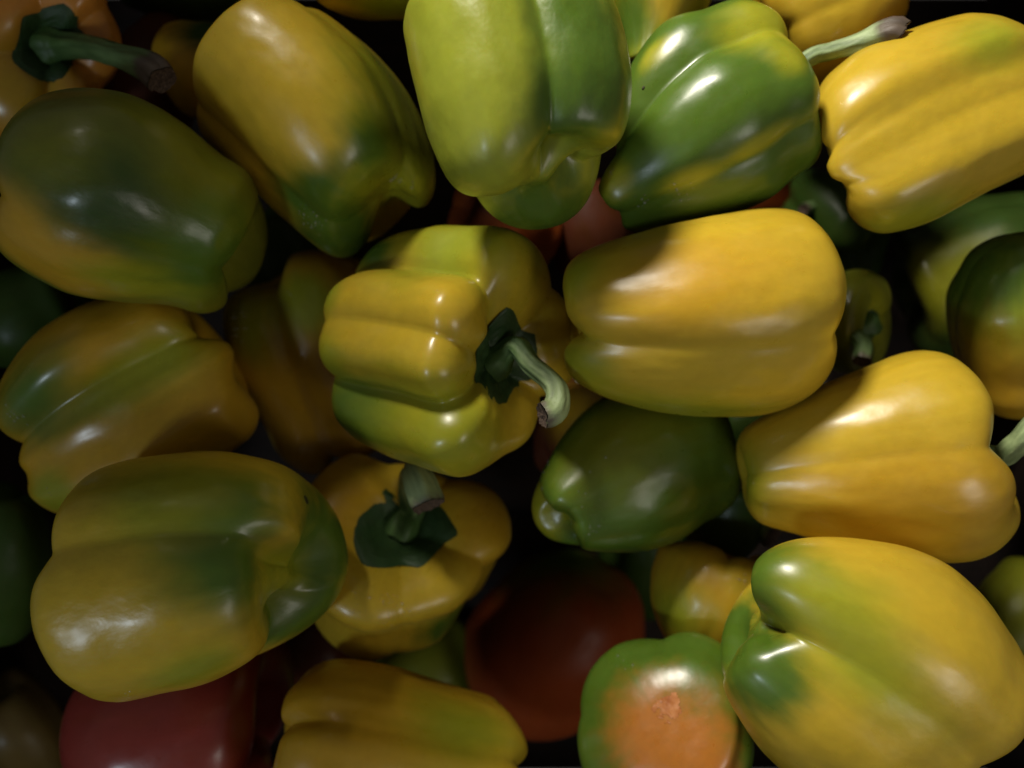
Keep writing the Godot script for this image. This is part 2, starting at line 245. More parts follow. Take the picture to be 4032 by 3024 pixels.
	pepper({"label": "yellow-green pepper peeping out at the top between the lime pepper and dark green one",
		"at": Vector3(0.064203, -0.035, -0.16925), "x": Vector3(0.014994, 0.99528, -0.095834), "y": Vector3(0.98798, -3.4694e-18, 0.15457), "z": Vector3(0.15385, -0.097, -0.98332),
		"R": 0.02512, "L": 0.02830, "tp": 0.452, "tb": 1.038, "ct": 0.208, "cm": 0.026, "cs": 0.178, "bx": 0.330, "by": -0.114, "ell": -0.006, "dome": 0.00,
		"lobe": [[27.91, 1.056, 0.042, 0.003, 1.05], [169.42, 0.884, -0.434, -0.045, 0.77], [301.19, 0.876, -0.037, 0.012, 0.33]],
		"base": "yg", "patches": [["y", Vector3(0.72042, 0.14641, -0.13609), 0.399, 1, 0.6], ["g", Vector3(0.24716, -0.4297, -0.47463), 0.494, 1.4, 0.7]],
		"stem": [Vector3(0, 0, 0.019046), Vector3(0.001, 0.001, 0.021527)], "stem_r": [0.0045, 0.0040, 0.0048], "calyx": 0.13, "brown": 0.93, "pale": 1.0,
		"drops": [], "detail": 1, "crinkled": false, "noise": 18,
		"marks": [],
	})
	pepper({"label": "yellow pepper showing only its rounded underside at the top edge beside the lime one",
		"at": Vector3(-0.065809, -0.03, -0.18326), "x": Vector3(0.51804, 0.85127, -0.083512), "y": Vector3(0.15915, -1.3878e-17, 0.98725), "z": Vector3(0.84042, -0.52473, -0.13548),
		"R": 0.02387, "L": 0.02623, "tp": 0.886, "tb": 1.080, "ct": 0.238, "cm": 0.048, "cs": 0.316, "bx": 0.030, "by": 0.003, "ell": -0.028, "dome": 0.00,
		"lobe": [[5.90, 1.087, 0.131, 0.083, 0.90], [131.05, 0.726, -0.180, -0.111, 0.71], [232.01, 1.036, -0.026, -0.044, 1.11]],
		"base": "y", "patches": [["yg", Vector3(0.56732, 0.8156, 0.17951), 0.51, 1.5, 0.7]],
		"stem": [Vector3(0, 0, 0.017763), Vector3(0.001, 0.001, 0.020099)], "stem_r": [0.0045, 0.0040, 0.0048], "calyx": 0.13, "brown": 0.93, "pale": 1.0,
		"drops": [], "detail": 0, "crinkled": false, "noise": 19,
		"marks": [],
	})
	pepper({"label": "shaded two-lobed yellow pepper behind the big lower right pepper with green tips",
		"at": Vector3(0.096933, -0.051372, 0.10472), "x": Vector3(-0.0065998, 0.9997, 0.023789), "y": Vector3(0.9636, 8.6736e-19, 0.26734), "z": Vector3(0.26725, 0.024687, -0.96331),
		"R": 0.02889, "L": 0.02613, "tp": 0.765, "tb": 1.049, "ct": 0.280, "cm": 0.010, "cs": 0.188, "bx": -0.186, "by": 0.025, "ell": 0.109, "dome": 0.00,
		"lobe": [[8.07, 0.951, -0.128, 0.059, 1.02], [91.43, 1.078, -0.321, 0.115, 1.07], [187.55, 1.154, -0.165, -0.228, 0.42], [324.70, 0.909, -0.022, 0.092, 1.00]],
		"base": "yo", "patches": [["y", Vector3(0.72768, 0.073087, 0.75188), 0.432, 1, 0.5], ["yg", Vector3(0.50549, -0.74292, -0.24119), 0.587, 1, 0.8]],
		"stem": [Vector3(0, 0, 0.017702), Vector3(0.001, 0.001, 0.020031)], "stem_r": [0.0045, 0.0040, 0.0048], "calyx": 0.13, "brown": 0.93, "pale": 1.0,
		"drops": [[Vector3(0.022637, 0.0020901, 0.019538), 0.00414, 8]], "detail": 1, "crinkled": false, "noise": 20,
		"marks": [],
	})
	pepper({"label": "green and yellow pepper at the right edge, set deep behind the plump golden one",
		"at": Vector3(0.22843, -0.035, -0.032038), "x": Vector3(0.14975, 0.89789, 0.41397), "y": Vector3(-0.94036, 0, 0.34017), "z": Vector3(0.30544, -0.44022, 0.84434),
		"R": 0.02768, "L": 0.03871, "tp": 0.894, "tb": 1.092, "ct": 0.147, "cm": 0.114, "cs": 0.274, "bx": 0.115, "by": 0.035, "ell": -0.003, "dome": 0.90,
		"lobe": [[39.56, 1.139, 0.023, 0.133, 1.30], [152.88, 0.943, -0.068, -0.119, 1.04], [273.71, 0.922, 0.059, -0.120, 1.11]],
		"base": "yg", "patches": [["g", Vector3(0.13931, 0.70894, -1.0358), 1.24, 1, 0.7], ["yo", Vector3(0.72157, 0.86148, 0.96529), 0.899, 1.2, 0.8]],
		"stem": [Vector3(0, 0, 0.0255), Vector3(0.001, 0.001, 0.02871)], "stem_r": [0.0045, 0.0040, 0.0048], "calyx": 0.13, "brown": 0.93, "pale": 1.0,
		"drops": [], "detail": 2, "crinkled": false, "noise": 21,
		"marks": [],
	})
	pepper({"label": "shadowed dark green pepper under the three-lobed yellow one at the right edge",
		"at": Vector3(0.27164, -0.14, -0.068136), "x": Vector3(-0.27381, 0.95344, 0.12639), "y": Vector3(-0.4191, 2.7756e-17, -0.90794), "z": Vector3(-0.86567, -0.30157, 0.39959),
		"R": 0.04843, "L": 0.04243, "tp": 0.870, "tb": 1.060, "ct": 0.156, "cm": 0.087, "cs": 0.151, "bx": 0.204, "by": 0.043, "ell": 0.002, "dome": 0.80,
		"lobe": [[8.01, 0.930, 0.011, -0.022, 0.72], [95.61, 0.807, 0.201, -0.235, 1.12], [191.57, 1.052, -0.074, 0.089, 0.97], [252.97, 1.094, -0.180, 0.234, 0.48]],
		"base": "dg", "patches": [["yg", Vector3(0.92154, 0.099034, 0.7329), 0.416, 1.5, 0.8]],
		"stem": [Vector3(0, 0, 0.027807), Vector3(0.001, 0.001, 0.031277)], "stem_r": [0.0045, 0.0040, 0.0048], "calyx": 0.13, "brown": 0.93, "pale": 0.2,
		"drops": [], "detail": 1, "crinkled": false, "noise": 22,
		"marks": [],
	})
	pepper({"label": "orange pepper in the top left corner with a dark cap and purplish-tipped stem",
		"at": Vector3(-0.22011, -0.05, -0.15547), "x": Vector3(-0.8061, 0.52093, -0.28079), "y": Vector3(-0.32895, 2.7756e-17, 0.94435), "z": Vector3(0.49193, 0.8536, 0.17136),
		"R": 0.03553, "L": 0.03489, "tp": 0.772, "tb": 1.071, "ct": 0.313, "cm": 0.090, "cs": 0.292, "bx": -0.066, "by": -0.076, "ell": 0.070, "dome": 0.00,
		"lobe": [[79.70, 1.249, 0.005, 0.072, 0.57], [130.36, 0.865, 0.246, 0.014, 1.29], [212.90, 0.913, 0.111, -0.070, 0.75], [259.76, 1.032, 0.093, 0.082, 0.50], [353.89, 1.021, -0.124, 0.103, 0.74]],
		"base": "o", "patches": [["yo", Vector3(0.059315, 0.68891, 1.0143), 0.623, 1, 0.7]],
		"stem": [Vector3(-0.0053086, -0.0021173, 0.028511), Vector3(-0.016491, -0.0033971, 0.04705), Vector3(-0.030537, -0.0017567, 0.067337), Vector3(-0.039268, 0.00038804, 0.079694), Vector3(-0.043303, 0.0031758, 0.0845)], "stem_r": [0.0062, 0.0050, 0.0066], "calyx": 0.24, "brown": 0.84, "pale": 0.2,
		"drops": [], "detail": 1, "crinkled": false, "noise": 23,
		"marks": [],
	})
	pepper({"label": "small shadowed pepper with a dark curled stem, right of the large smooth golden one",
		"at": Vector3(0.16605, -0.07, -0.030754), "x": Vector3(-0.68757, 0.70812, -0.16064), "y": Vector3(-0.22751, -1.3878e-17, 0.97378), "z": Vector3(0.68955, 0.70609, 0.16111),
		"R": 0.02761, "L": 0.01630, "tp": 0.788, "tb": 1.050, "ct": 0.230, "cm": 0.030, "cs": 0.156, "bx": -0.016, "by": 0.098, "ell": 0.013, "dome": 0.00,
		"lobe": [[4.96, 0.951, -0.130, -0.056, 1.18], [87.45, 0.929, -0.157, 0.003, 1.13], [165.23, 1.028, 0.187, -0.187, 1.33], [259.81, 0.918, 0.116, 0.027, 1.20]],
		"base": "go", "patches": [["yg", Vector3(-0.064052, -0.26266, 0.50155), 0.49, 1, 0.7]],
		"stem": [Vector3(0.012823, 0.011159, 0.0052542), Vector3(0.017203, 0.0089234, 0.012192), Vector3(0.018554, 0.012751, 0.019334), Vector3(0.021919, 0.020784, 0.021625)], "stem_r": [0.0040, 0.0036, 0.0044], "calyx": 0.20, "brown": 0.93, "pale": 0.2,
		"drops": [], "detail": 1, "crinkled": false, "noise": 24,
		"marks": [],
	})
	pepper({"label": "small shaded yellow lobe of a pepper beside the purplish stem tip",
		"at": Vector3(-0.15688, -0.07, -0.15922), "x": Vector3(-0.0066531, 0.99997, 0.0028117), "y": Vector3(0.38928, 0, 0.92112), "z": Vector3(0.9211, 0.0072228, -0.38927),
		"R": 0.02085, "L": 0.01787, "tp": 1.064, "tb": 1.123, "ct": 0.181, "cm": 0.077, "cs": 0.428, "bx": -0.055, "by": 0.104, "ell": -0.036, "dome": 0.00,
		"lobe": [[59.33, 1.144, -0.100, -0.218, 1.04], [189.38, 1.043, 0.085, 0.211, 1.29], [318.44, 0.849, -0.134, 0.193, 0.52]],
		"base": "yo", "patches": [["dg", Vector3(0.80854, -0.21266, 0.62129), 0.636, 1, 0.6]],
		"stem": [Vector3(0, 0, 0.012579), Vector3(0.001, 0.001, 0.01433)], "stem_r": [0.0045, 0.0040, 0.0048], "calyx": 0.13, "brown": 0.93, "pale": 1.0,
		"drops": [], "detail": 0, "crinkled": false, "noise": 25,
		"marks": [],
	})
	pepper({"label": "red pepper at the bottom left, under the large crinkled one",
		"at": Vector3(-0.1662, -0.06, 0.1675), "x": Vector3(0.11252, 0.99365, -0.0008681), "y": Vector3(0.0077152, 1.0842e-19, 0.99997), "z": Vector3(0.99362, -0.11252, -0.0076662),
		"R": 0.05152, "L": 0.04801, "tp": 0.866, "tb": 1.017, "ct": 0.161, "cm": 0.037, "cs": 0.255, "bx": -0.173, "by": -0.087, "ell": -0.054, "dome": 0.90,
		"lobe": [[78.93, 0.835, -0.004, 0.021, 1.05], [179.52, 1.047, -0.158, 0.160, 0.82], [346.71, 0.912, -0.070, -0.045, 1.18]],
		"base": "r", "patches": [["r", Vector3(0.77432, -0.15915, -0.53142), 0.39, 1, 0.7]],
		"stem": [Vector3(0, 0, 0.031266), Vector3(0.001, 0.001, 0.035127)], "stem_r": [0.0045, 0.0040, 0.0048], "calyx": 0.13, "brown": 0.93, "pale": 1.0,
		"drops": [], "detail": 1, "crinkled": false, "noise": 26,
		"marks": [],
	})
	pepper({"label": "dark green pepper at the left edge beside the large crinkled one",
		"at": Vector3(-0.25282, -0.07, 0.089315), "x": Vector3(-0.043098, 0.96965, 0.24065), "y": Vector3(-0.98434, 6.9389e-18, -0.17628), "z": Vector3(-0.17094, -0.24448, 0.95447),
		"R": 0.02727, "L": 0.03629, "tp": 0.987, "tb": 1.077, "ct": 0.290, "cm": 0.110, "cs": 0.229, "bx": -0.067, "by": -0.007, "ell": -0.023, "dome": 0.00,
		"lobe": [[130.36, 1.088, 0.019, 0.109, 1.04], [224.19, 0.710, -0.040, -0.193, 0.62], [329.73, 0.937, 0.193, 0.020, 1.14]],
		"base": "dg", "patches": [],
		"stem": [Vector3(0, 0, 0.024), Vector3(0.001, 0.001, 0.02704)], "stem_r": [0.0045, 0.0040, 0.0048], "calyx": 0.13, "brown": 0.93, "pale": 1.0,
		"drops": [], "detail": 0, "crinkled": false, "noise": 27,
		"marks": [],
	})
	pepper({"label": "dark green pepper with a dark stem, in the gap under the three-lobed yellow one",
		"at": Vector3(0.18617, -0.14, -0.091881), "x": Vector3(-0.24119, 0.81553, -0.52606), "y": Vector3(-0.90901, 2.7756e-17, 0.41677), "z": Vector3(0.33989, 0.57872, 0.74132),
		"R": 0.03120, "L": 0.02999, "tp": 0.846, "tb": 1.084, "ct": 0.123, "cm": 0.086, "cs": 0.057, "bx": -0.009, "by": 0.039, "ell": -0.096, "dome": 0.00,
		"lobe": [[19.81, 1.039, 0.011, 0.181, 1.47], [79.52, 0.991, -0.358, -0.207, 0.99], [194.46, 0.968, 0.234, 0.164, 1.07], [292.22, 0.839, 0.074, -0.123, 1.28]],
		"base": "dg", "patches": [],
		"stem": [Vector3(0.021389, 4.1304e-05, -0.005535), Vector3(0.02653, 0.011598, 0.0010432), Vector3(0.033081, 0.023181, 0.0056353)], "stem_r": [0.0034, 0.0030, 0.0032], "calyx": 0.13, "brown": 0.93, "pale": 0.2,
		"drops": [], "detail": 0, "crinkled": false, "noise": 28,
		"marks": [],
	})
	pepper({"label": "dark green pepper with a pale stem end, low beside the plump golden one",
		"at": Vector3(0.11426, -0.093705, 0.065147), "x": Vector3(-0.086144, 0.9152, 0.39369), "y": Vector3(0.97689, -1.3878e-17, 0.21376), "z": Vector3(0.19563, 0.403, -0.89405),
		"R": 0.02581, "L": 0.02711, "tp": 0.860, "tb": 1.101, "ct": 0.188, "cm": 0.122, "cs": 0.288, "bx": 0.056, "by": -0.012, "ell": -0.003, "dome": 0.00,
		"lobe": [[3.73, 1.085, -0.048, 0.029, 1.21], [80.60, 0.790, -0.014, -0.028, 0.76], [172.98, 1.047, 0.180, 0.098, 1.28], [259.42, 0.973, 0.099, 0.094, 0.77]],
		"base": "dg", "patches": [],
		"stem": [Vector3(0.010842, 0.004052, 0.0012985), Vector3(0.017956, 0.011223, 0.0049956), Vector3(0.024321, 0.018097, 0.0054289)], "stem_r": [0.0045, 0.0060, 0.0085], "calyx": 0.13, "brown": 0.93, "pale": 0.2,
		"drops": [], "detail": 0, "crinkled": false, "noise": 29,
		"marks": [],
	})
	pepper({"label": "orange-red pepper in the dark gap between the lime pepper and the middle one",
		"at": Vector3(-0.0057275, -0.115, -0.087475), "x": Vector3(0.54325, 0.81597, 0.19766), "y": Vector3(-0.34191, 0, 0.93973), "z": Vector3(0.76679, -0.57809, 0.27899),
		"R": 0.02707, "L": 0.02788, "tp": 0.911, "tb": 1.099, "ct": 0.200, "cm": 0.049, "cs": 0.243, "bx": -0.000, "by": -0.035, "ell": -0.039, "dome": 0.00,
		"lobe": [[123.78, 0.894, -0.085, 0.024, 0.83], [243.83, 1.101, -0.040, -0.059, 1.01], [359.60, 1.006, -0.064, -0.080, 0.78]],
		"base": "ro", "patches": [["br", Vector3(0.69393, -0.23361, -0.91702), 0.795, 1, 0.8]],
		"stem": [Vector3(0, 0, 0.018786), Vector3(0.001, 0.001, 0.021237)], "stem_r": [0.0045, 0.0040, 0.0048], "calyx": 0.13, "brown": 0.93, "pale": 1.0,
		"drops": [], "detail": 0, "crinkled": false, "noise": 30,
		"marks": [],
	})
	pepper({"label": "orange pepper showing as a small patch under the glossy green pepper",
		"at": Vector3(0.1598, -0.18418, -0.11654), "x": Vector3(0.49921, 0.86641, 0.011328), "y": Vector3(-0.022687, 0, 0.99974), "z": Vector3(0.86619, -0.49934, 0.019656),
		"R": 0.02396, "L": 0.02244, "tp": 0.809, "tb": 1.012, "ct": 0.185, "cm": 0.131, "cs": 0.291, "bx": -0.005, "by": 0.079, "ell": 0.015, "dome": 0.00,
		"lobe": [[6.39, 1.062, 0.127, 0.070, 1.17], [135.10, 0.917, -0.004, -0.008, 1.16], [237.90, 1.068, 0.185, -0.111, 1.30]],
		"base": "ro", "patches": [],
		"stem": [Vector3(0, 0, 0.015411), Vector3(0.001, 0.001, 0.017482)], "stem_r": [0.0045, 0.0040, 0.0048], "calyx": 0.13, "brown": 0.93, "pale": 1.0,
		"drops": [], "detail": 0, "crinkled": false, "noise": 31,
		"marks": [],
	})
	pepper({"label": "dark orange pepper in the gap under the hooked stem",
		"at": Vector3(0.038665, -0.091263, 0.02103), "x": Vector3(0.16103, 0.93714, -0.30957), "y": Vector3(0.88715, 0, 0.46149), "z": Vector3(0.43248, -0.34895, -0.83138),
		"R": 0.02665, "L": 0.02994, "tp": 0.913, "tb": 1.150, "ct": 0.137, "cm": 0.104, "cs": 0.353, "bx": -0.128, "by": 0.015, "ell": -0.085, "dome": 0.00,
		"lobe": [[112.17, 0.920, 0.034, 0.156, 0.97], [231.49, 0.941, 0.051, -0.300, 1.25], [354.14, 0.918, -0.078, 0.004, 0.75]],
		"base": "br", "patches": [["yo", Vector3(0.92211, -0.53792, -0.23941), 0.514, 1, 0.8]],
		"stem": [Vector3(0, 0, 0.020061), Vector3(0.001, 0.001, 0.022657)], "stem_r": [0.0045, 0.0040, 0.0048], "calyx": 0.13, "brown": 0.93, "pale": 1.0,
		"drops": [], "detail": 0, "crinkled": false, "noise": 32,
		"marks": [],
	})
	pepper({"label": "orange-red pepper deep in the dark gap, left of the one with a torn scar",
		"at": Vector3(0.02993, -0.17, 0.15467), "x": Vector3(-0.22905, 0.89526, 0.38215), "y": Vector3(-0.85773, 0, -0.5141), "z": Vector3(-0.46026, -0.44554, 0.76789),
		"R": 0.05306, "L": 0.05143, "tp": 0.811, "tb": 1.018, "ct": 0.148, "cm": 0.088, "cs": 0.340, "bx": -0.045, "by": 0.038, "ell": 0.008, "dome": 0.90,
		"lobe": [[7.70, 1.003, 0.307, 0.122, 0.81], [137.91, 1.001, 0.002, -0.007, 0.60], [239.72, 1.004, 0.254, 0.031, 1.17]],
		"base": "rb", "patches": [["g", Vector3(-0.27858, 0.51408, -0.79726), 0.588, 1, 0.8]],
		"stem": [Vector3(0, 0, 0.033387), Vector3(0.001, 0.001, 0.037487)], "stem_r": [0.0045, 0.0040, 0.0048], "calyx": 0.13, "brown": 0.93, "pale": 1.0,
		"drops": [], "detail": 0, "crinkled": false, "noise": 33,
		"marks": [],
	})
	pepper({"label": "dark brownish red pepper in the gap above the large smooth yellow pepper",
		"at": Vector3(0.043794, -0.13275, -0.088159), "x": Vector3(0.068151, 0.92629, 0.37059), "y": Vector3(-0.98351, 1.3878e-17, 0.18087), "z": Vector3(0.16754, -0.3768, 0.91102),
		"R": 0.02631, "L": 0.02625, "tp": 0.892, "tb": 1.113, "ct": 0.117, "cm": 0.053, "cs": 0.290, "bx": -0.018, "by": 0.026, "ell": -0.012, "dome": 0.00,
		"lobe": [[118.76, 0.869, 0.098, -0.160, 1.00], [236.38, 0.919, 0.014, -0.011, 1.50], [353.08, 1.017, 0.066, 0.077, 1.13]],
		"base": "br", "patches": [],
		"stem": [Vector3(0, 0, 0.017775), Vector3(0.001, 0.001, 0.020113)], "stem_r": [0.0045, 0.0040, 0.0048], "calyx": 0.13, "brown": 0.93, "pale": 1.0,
		"drops": [], "detail": 0, "crinkled": false, "noise": 34,
		"marks": [],
	})
	pepper({"label": "dark red pepper deep in the gap under the purplish-tipped stem",
		"at": Vector3(-0.19206, -0.1, -0.15898), "x": Vector3(0.016464, 0.99766, -0.066407), "y": Vector3(-0.97061, 3.4694e-18, -0.24064), "z": Vector3(-0.24008, 0.068418, 0.96834),
		"R": 0.02826, "L": 0.03541, "tp": 0.843, "tb": 1.112, "ct": 0.111, "cm": 0.048, "cs": 0.119, "bx": -0.097, "by": -0.090, "ell": -0.062, "dome": 0.00,
		"lobe": [[131.37, 0.700, -0.031, 0.175, 0.68], [236.12, 0.870, 0.063, -0.213, 0.98], [346.77, 0.880, 0.094, -0.044, 1.43]],
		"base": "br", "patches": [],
		"stem": [Vector3(0, 0, 0.023454), Vector3(0.001, 0.001, 0.026433)], "stem_r": [0.0045, 0.0040, 0.0048], "calyx": 0.13, "brown": 0.93, "pale": 1.0,
		"drops": [], "detail": 0, "crinkled": false, "noise": 35,
		"marks": [],
	})
	pepper({"label": "dark green pepper at the top edge, nearly lost in shade, left of the green-tipped one",
		"at": Vector3(-0.17307, -0.10206, -0.21312), "x": Vector3(0.10291, 0.99469, 0.0010951), "y": Vector3(-0.010641, 0, 0.99994), "z": Vector3(0.99463, -0.10292, 0.010584),
		"R": 0.02573, "L": 0.03571, "tp": 0.798, "tb": 1.143, "ct": 0.228, "cm": 0.089, "cs": 0.215, "bx": -0.124, "by": -0.080, "ell": -0.069, "dome": 0.00,
		"lobe": [[12.17, 1.125, -0.115, -0.016, 1.00], [117.71, 0.740, 0.111, -0.136, 0.38], [245.05, 0.927, 0.105, 0.156, 1.34]],
		"base": "dg", "patches": [],
		"stem": [Vector3(0, 0, 0.023642), Vector3(0.001, 0.001, 0.026642)], "stem_r": [0.0045, 0.0040, 0.0048], "calyx": 0.13, "brown": 0.93, "pale": 1.0,
		"drops": [], "detail": 0, "crinkled": false, "noise": 36,
		"marks": [],
	})
	pepper({"label": "dim olive-brown pepper in the bottom left corner",
		"at": Vector3(-0.28915, -0.15, 0.20824), "x": Vector3(0.068609, 0.98711, 0.14462), "y": Vector3(-0.90348, 6.9389e-18, 0.42863), "z": Vector3(0.42311, -0.16007, 0.89183),
		"R": 0.02443, "L": 0.03581, "tp": 1.057, "tb": 1.094, "ct": 0.144, "cm": 0.113, "cs": 0.295, "bx": -0.097, "by": 0.097, "ell": 0.058, "dome": 0.00,
		"lobe": [[119.07, 0.971, 0.156, -0.004, 1.56], [211.00, 0.752, 0.134, 0.024, 0.92], [358.09, 1.062, -0.292, 0.018, 1.60]],
		"base": "ob", "patches": [],
		"stem": [Vector3(0, 0, 0.023702), Vector3(0.001, 0.001, 0.026709)], "stem_r": [0.0045, 0.0040, 0.0048], "calyx": 0.13, "brown": 0.93, "pale": 1.0,
		"drops": [], "detail": 0, "crinkled": false, "noise": 37,
		"marks": [],
	})
	pepper({"label": "almost black green pepper at the left edge, under the large dark green pepper",
		"at": Vector3(-0.25273, -0.09, -0.033324), "x": Vector3(0.12621, 0.98976, -0.066619), "y": Vector3(0.46679, -6.9389e-18, 0.88437), "z": Vector3(0.87532, -0.14272, -0.46201),
		"R": 0.02466, "L": 0.02905, "tp": 0.899, "tb": 1.137, "ct": 0.190, "cm": 0.000, "cs": 0.178, "bx": -0.044, "by": -0.169, "ell": 0.018, "dome": 0.00,
		"lobe": [[7.24, 1.060, -0.177, -0.084, 1.36], [109.02, 0.832, 0.032, 0.122, 0.55], [214.00, 0.993, -0.192, 0.076, 1.46]],
		"base": "dg", "patches": [],
		"stem": [Vector3(0, 0, 0.019511), Vector3(0.001, 0.001, 0.022044)], "stem_r": [0.0045, 0.0040, 0.0048], "calyx": 0.13, "brown": 0.93, "pale": 1.0,
		"drops": [], "detail": 0, "crinkled": false, "noise": 38,
		"marks": [],
	})
	pepper({"label": "dim olive green pepper at the right edge above the one with green tips",
		"at": Vector3(0.26305, -0.09, 0.12042), "x": Vector3(0.20578, 0.96015, -0.18914), "y": Vector3(0.6767, 0, 0.73626), "z": Vector3(0.70692, -0.2795, -0.64973),
		"R": 0.02258, "L": 0.02999, "tp": 0.906, "tb": 1.098, "ct": 0.177, "cm": 0.068, "cs": 0.225, "bx": -0.204, "by": 0.049, "ell": 0.005, "dome": 0.00,
		"lobe": [[120.08, 0.946, 0.015, 0.035, 0.88], [247.96, 0.877, -0.143, -0.062, 0.57], [341.51, 0.937, -0.069, 0.128, 1.00]],
		"base": "go", "patches": [],
		"stem": [Vector3(0, 0, 0.020094), Vector3(0.001, 0.001, 0.022693)], "stem_r": [0.0045, 0.0040, 0.0048], "calyx": 0.13, "brown": 0.93, "pale": 1.0,
		"drops": [], "detail": 0, "crinkled": false, "noise": 39,
		"marks": [],
	})
	pepper({"label": "almost black green pepper in the gap between the two largest golden yellow peppers",
		"at": Vector3(0.13895, -0.14, 0.025047), "x": Vector3(0.27528, 0.95714, 0.09002), "y": Vector3(-0.31082, 1.3878e-17, 0.95047), "z": Vector3(0.90973, -0.28962, 0.2975),
		"R": 0.02511, "L": 0.02494, "tp": 0.836, "tb": 1.031, "ct": 0.129, "cm": 0.100, "cs": 0.247, "bx": 0.015, "by": 0.005, "ell": -0.018, "dome": 0.00,
		"lobe": [[6.99, 1.100, 0.069, -0.012, 1.13], [112.30, 0.998, 0.105, 0.025, 0.75], [238.75, 1.093, 0.002, -0.055, 0.74]],
		"base": "dg", "patches": [],
		"stem": [Vector3(0, 0, 0.016963), Vector3(0.001, 0.001, 0.019209)], "stem_r": [0.0045, 0.0040, 0.0048], "calyx": 0.13, "brown": 0.93, "pale": 1.0,
		"drops": [], "detail": 0, "crinkled": false, "noise": 40,
		"marks": [],
	})
	pepper({"label": "almost black pepper in the gap below the dark green pepper with a yellowish lobe",
		"at": Vector3(0.089439, -0.20601, 0.11302), "x": Vector3(0.10949, 0.90404, 0.41319), "y": Vector3(-0.96664, 0, 0.25616), "z": Vector3(0.23158, -0.42745, 0.87388),
		"R": 0.03335, "L": 0.03246, "tp": 0.713, "tb": 1.120, "ct": 0.189, "cm": 0.113, "cs": 0.250, "bx": 0.061, "by": 0.002, "ell": -0.032, "dome": 0.00,
		"lobe": [[5.16, 1.017, 0.139, 0.020, 0.78], [119.83, 0.999, 0.072, -0.027, 0.82], [252.23, 0.963, -0.076, -0.131, 0.84]],
		"base": "dg", "patches": [],
		"stem": [Vector3(0, 0, 0.021626), Vector3(0.001, 0.001, 0.024398)], "stem_r": [0.0045, 0.0040, 0.0048], "calyx": 0.13, "brown": 0.93, "pale": 1.0,
		"drops": [], "detail": 0, "crinkled": false, "noise": 41,
		"marks": [],
	})
	pepper({"label": "dim olive pepper in the deep gap below the pepper with the stump of stem",
		"at": Vector3(-0.058782, -0.21385, 0.19581), "x": Vector3(0.40935, 0.88161, -0.23493), "y": Vector3(0.49776, -2.7756e-17, 0.86732), "z": Vector3(0.76464, -0.47198, -0.43883),
		"R": 0.03789, "L": 0.03617, "tp": 0.811, "tb": 1.121, "ct": 0.104, "cm": 0.090, "cs": 0.246, "bx": 0.080, "by": 0.040, "ell": 0.003, "dome": 0.00,
		"lobe": [[114.94, 0.819, -0.102, -0.044, 1.47], [236.61, 0.830, -0.197, -0.082, 1.20], [338.28, 1.127, 0.175, 0.050, 1.33]],
		"base": "go", "patches": [],
		"stem": [Vector3(0, 0, 0.023924), Vector3(0.001, 0.001, 0.026956)], "stem_r": [0.0045, 0.0040, 0.0048], "calyx": 0.13, "brown": 0.93, "pale": 1.0,
		"drops": [], "detail": 0, "crinkled": false, "noise": 42,
		"marks": [],
	})
	pepper({"label": "dim green pepper in the gap between the large dark green and the green-tipped one",
		"at": Vector3(-0.14063, -0.1681, -0.078112), "x": Vector3(0.17624, 0.8757, 0.44954), "y": Vector3(-0.93101, 2.7756e-17, 0.36499), "z": Vector3(0.31963, -0.48285, 0.81529),
		"R": 0.03214, "L": 0.02974, "tp": 0.811, "tb": 1.078, "ct": 0.216, "cm": 0.123, "cs": 0.207, "bx": 0.085, "by": -0.054, "ell": 0.005, "dome": 0.00,
		"lobe": [[120.16, 0.806, 0.015, -0.084, 0.65], [237.93, 0.909, 0.123, -0.049, 1.12], [340.09, 0.988, 0.038, 0.089, 1.01]],
		"base": "dg", "patches": [],
		"stem": [Vector3(0, 0, 0.019939), Vector3(0.001, 0.001, 0.02252)], "stem_r": [0.0045, 0.0040, 0.0048], "calyx": 0.13, "brown": 0.93, "pale": 1.0,
		"drops": [], "detail": 0, "crinkled": false, "noise": 43,
		"marks": [],
	})
	pepper({"label": "dim brown pepper deep in the gap right of the red pepper",
		"at": Vector3(-0.12547, -0.2, 0.16916), "x": Vector3(0.025923, 0.96984, 0.24235), "y": Vector3(-0.99433, 3.4694e-18, 0.10636), "z": Vector3(0.10315, -0.24373, 0.96434),
		"R": 0.02648, "L": 0.02543, "tp": 0.786, "tb": 1.089, "ct": 0.215, "cm": 0.121, "cs": 0.237, "bx": 0.019, "by": -0.085, "ell": -0.022, "dome": 0.00,
		"lobe": [[116.33, 1.053, 0.117, -0.082, 0.85], [258.23, 0.952, -0.169, -0.020, 1.16], [343.56, 1.138, -0.128, 0.057, 0.87]],
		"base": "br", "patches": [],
		"stem": [Vector3(0, 0, 0.017267), Vector3(0.001, 0.001, 0.019547)], "stem_r": [0.0045, 0.0040, 0.0048], "calyx": 0.13, "brown": 0.93, "pale": 1.0,
		"drops": [], "detail": 0, "crinkled": false, "noise": 44,
		"marks": [],
	})


# ---------------------------------------------------------------- materials
func noise_texture(sd: int, freq: float, octaves: int, lo: Color, hi: Color, size := 512) -> NoiseTexture2D:
	var n := FastNoiseLite.new()
	n.seed = sd
	n.frequency = freq
	n.fractal_octaves = octaves
	var t := NoiseTexture2D.new()
	t.width = size
	t.height = size
	t.seamless = true
	t.noise = n
	var g := Gradient.new()
	g.set_color(0, lo)
	g.set_color(1, hi)
	t.color_ramp = g
	return t


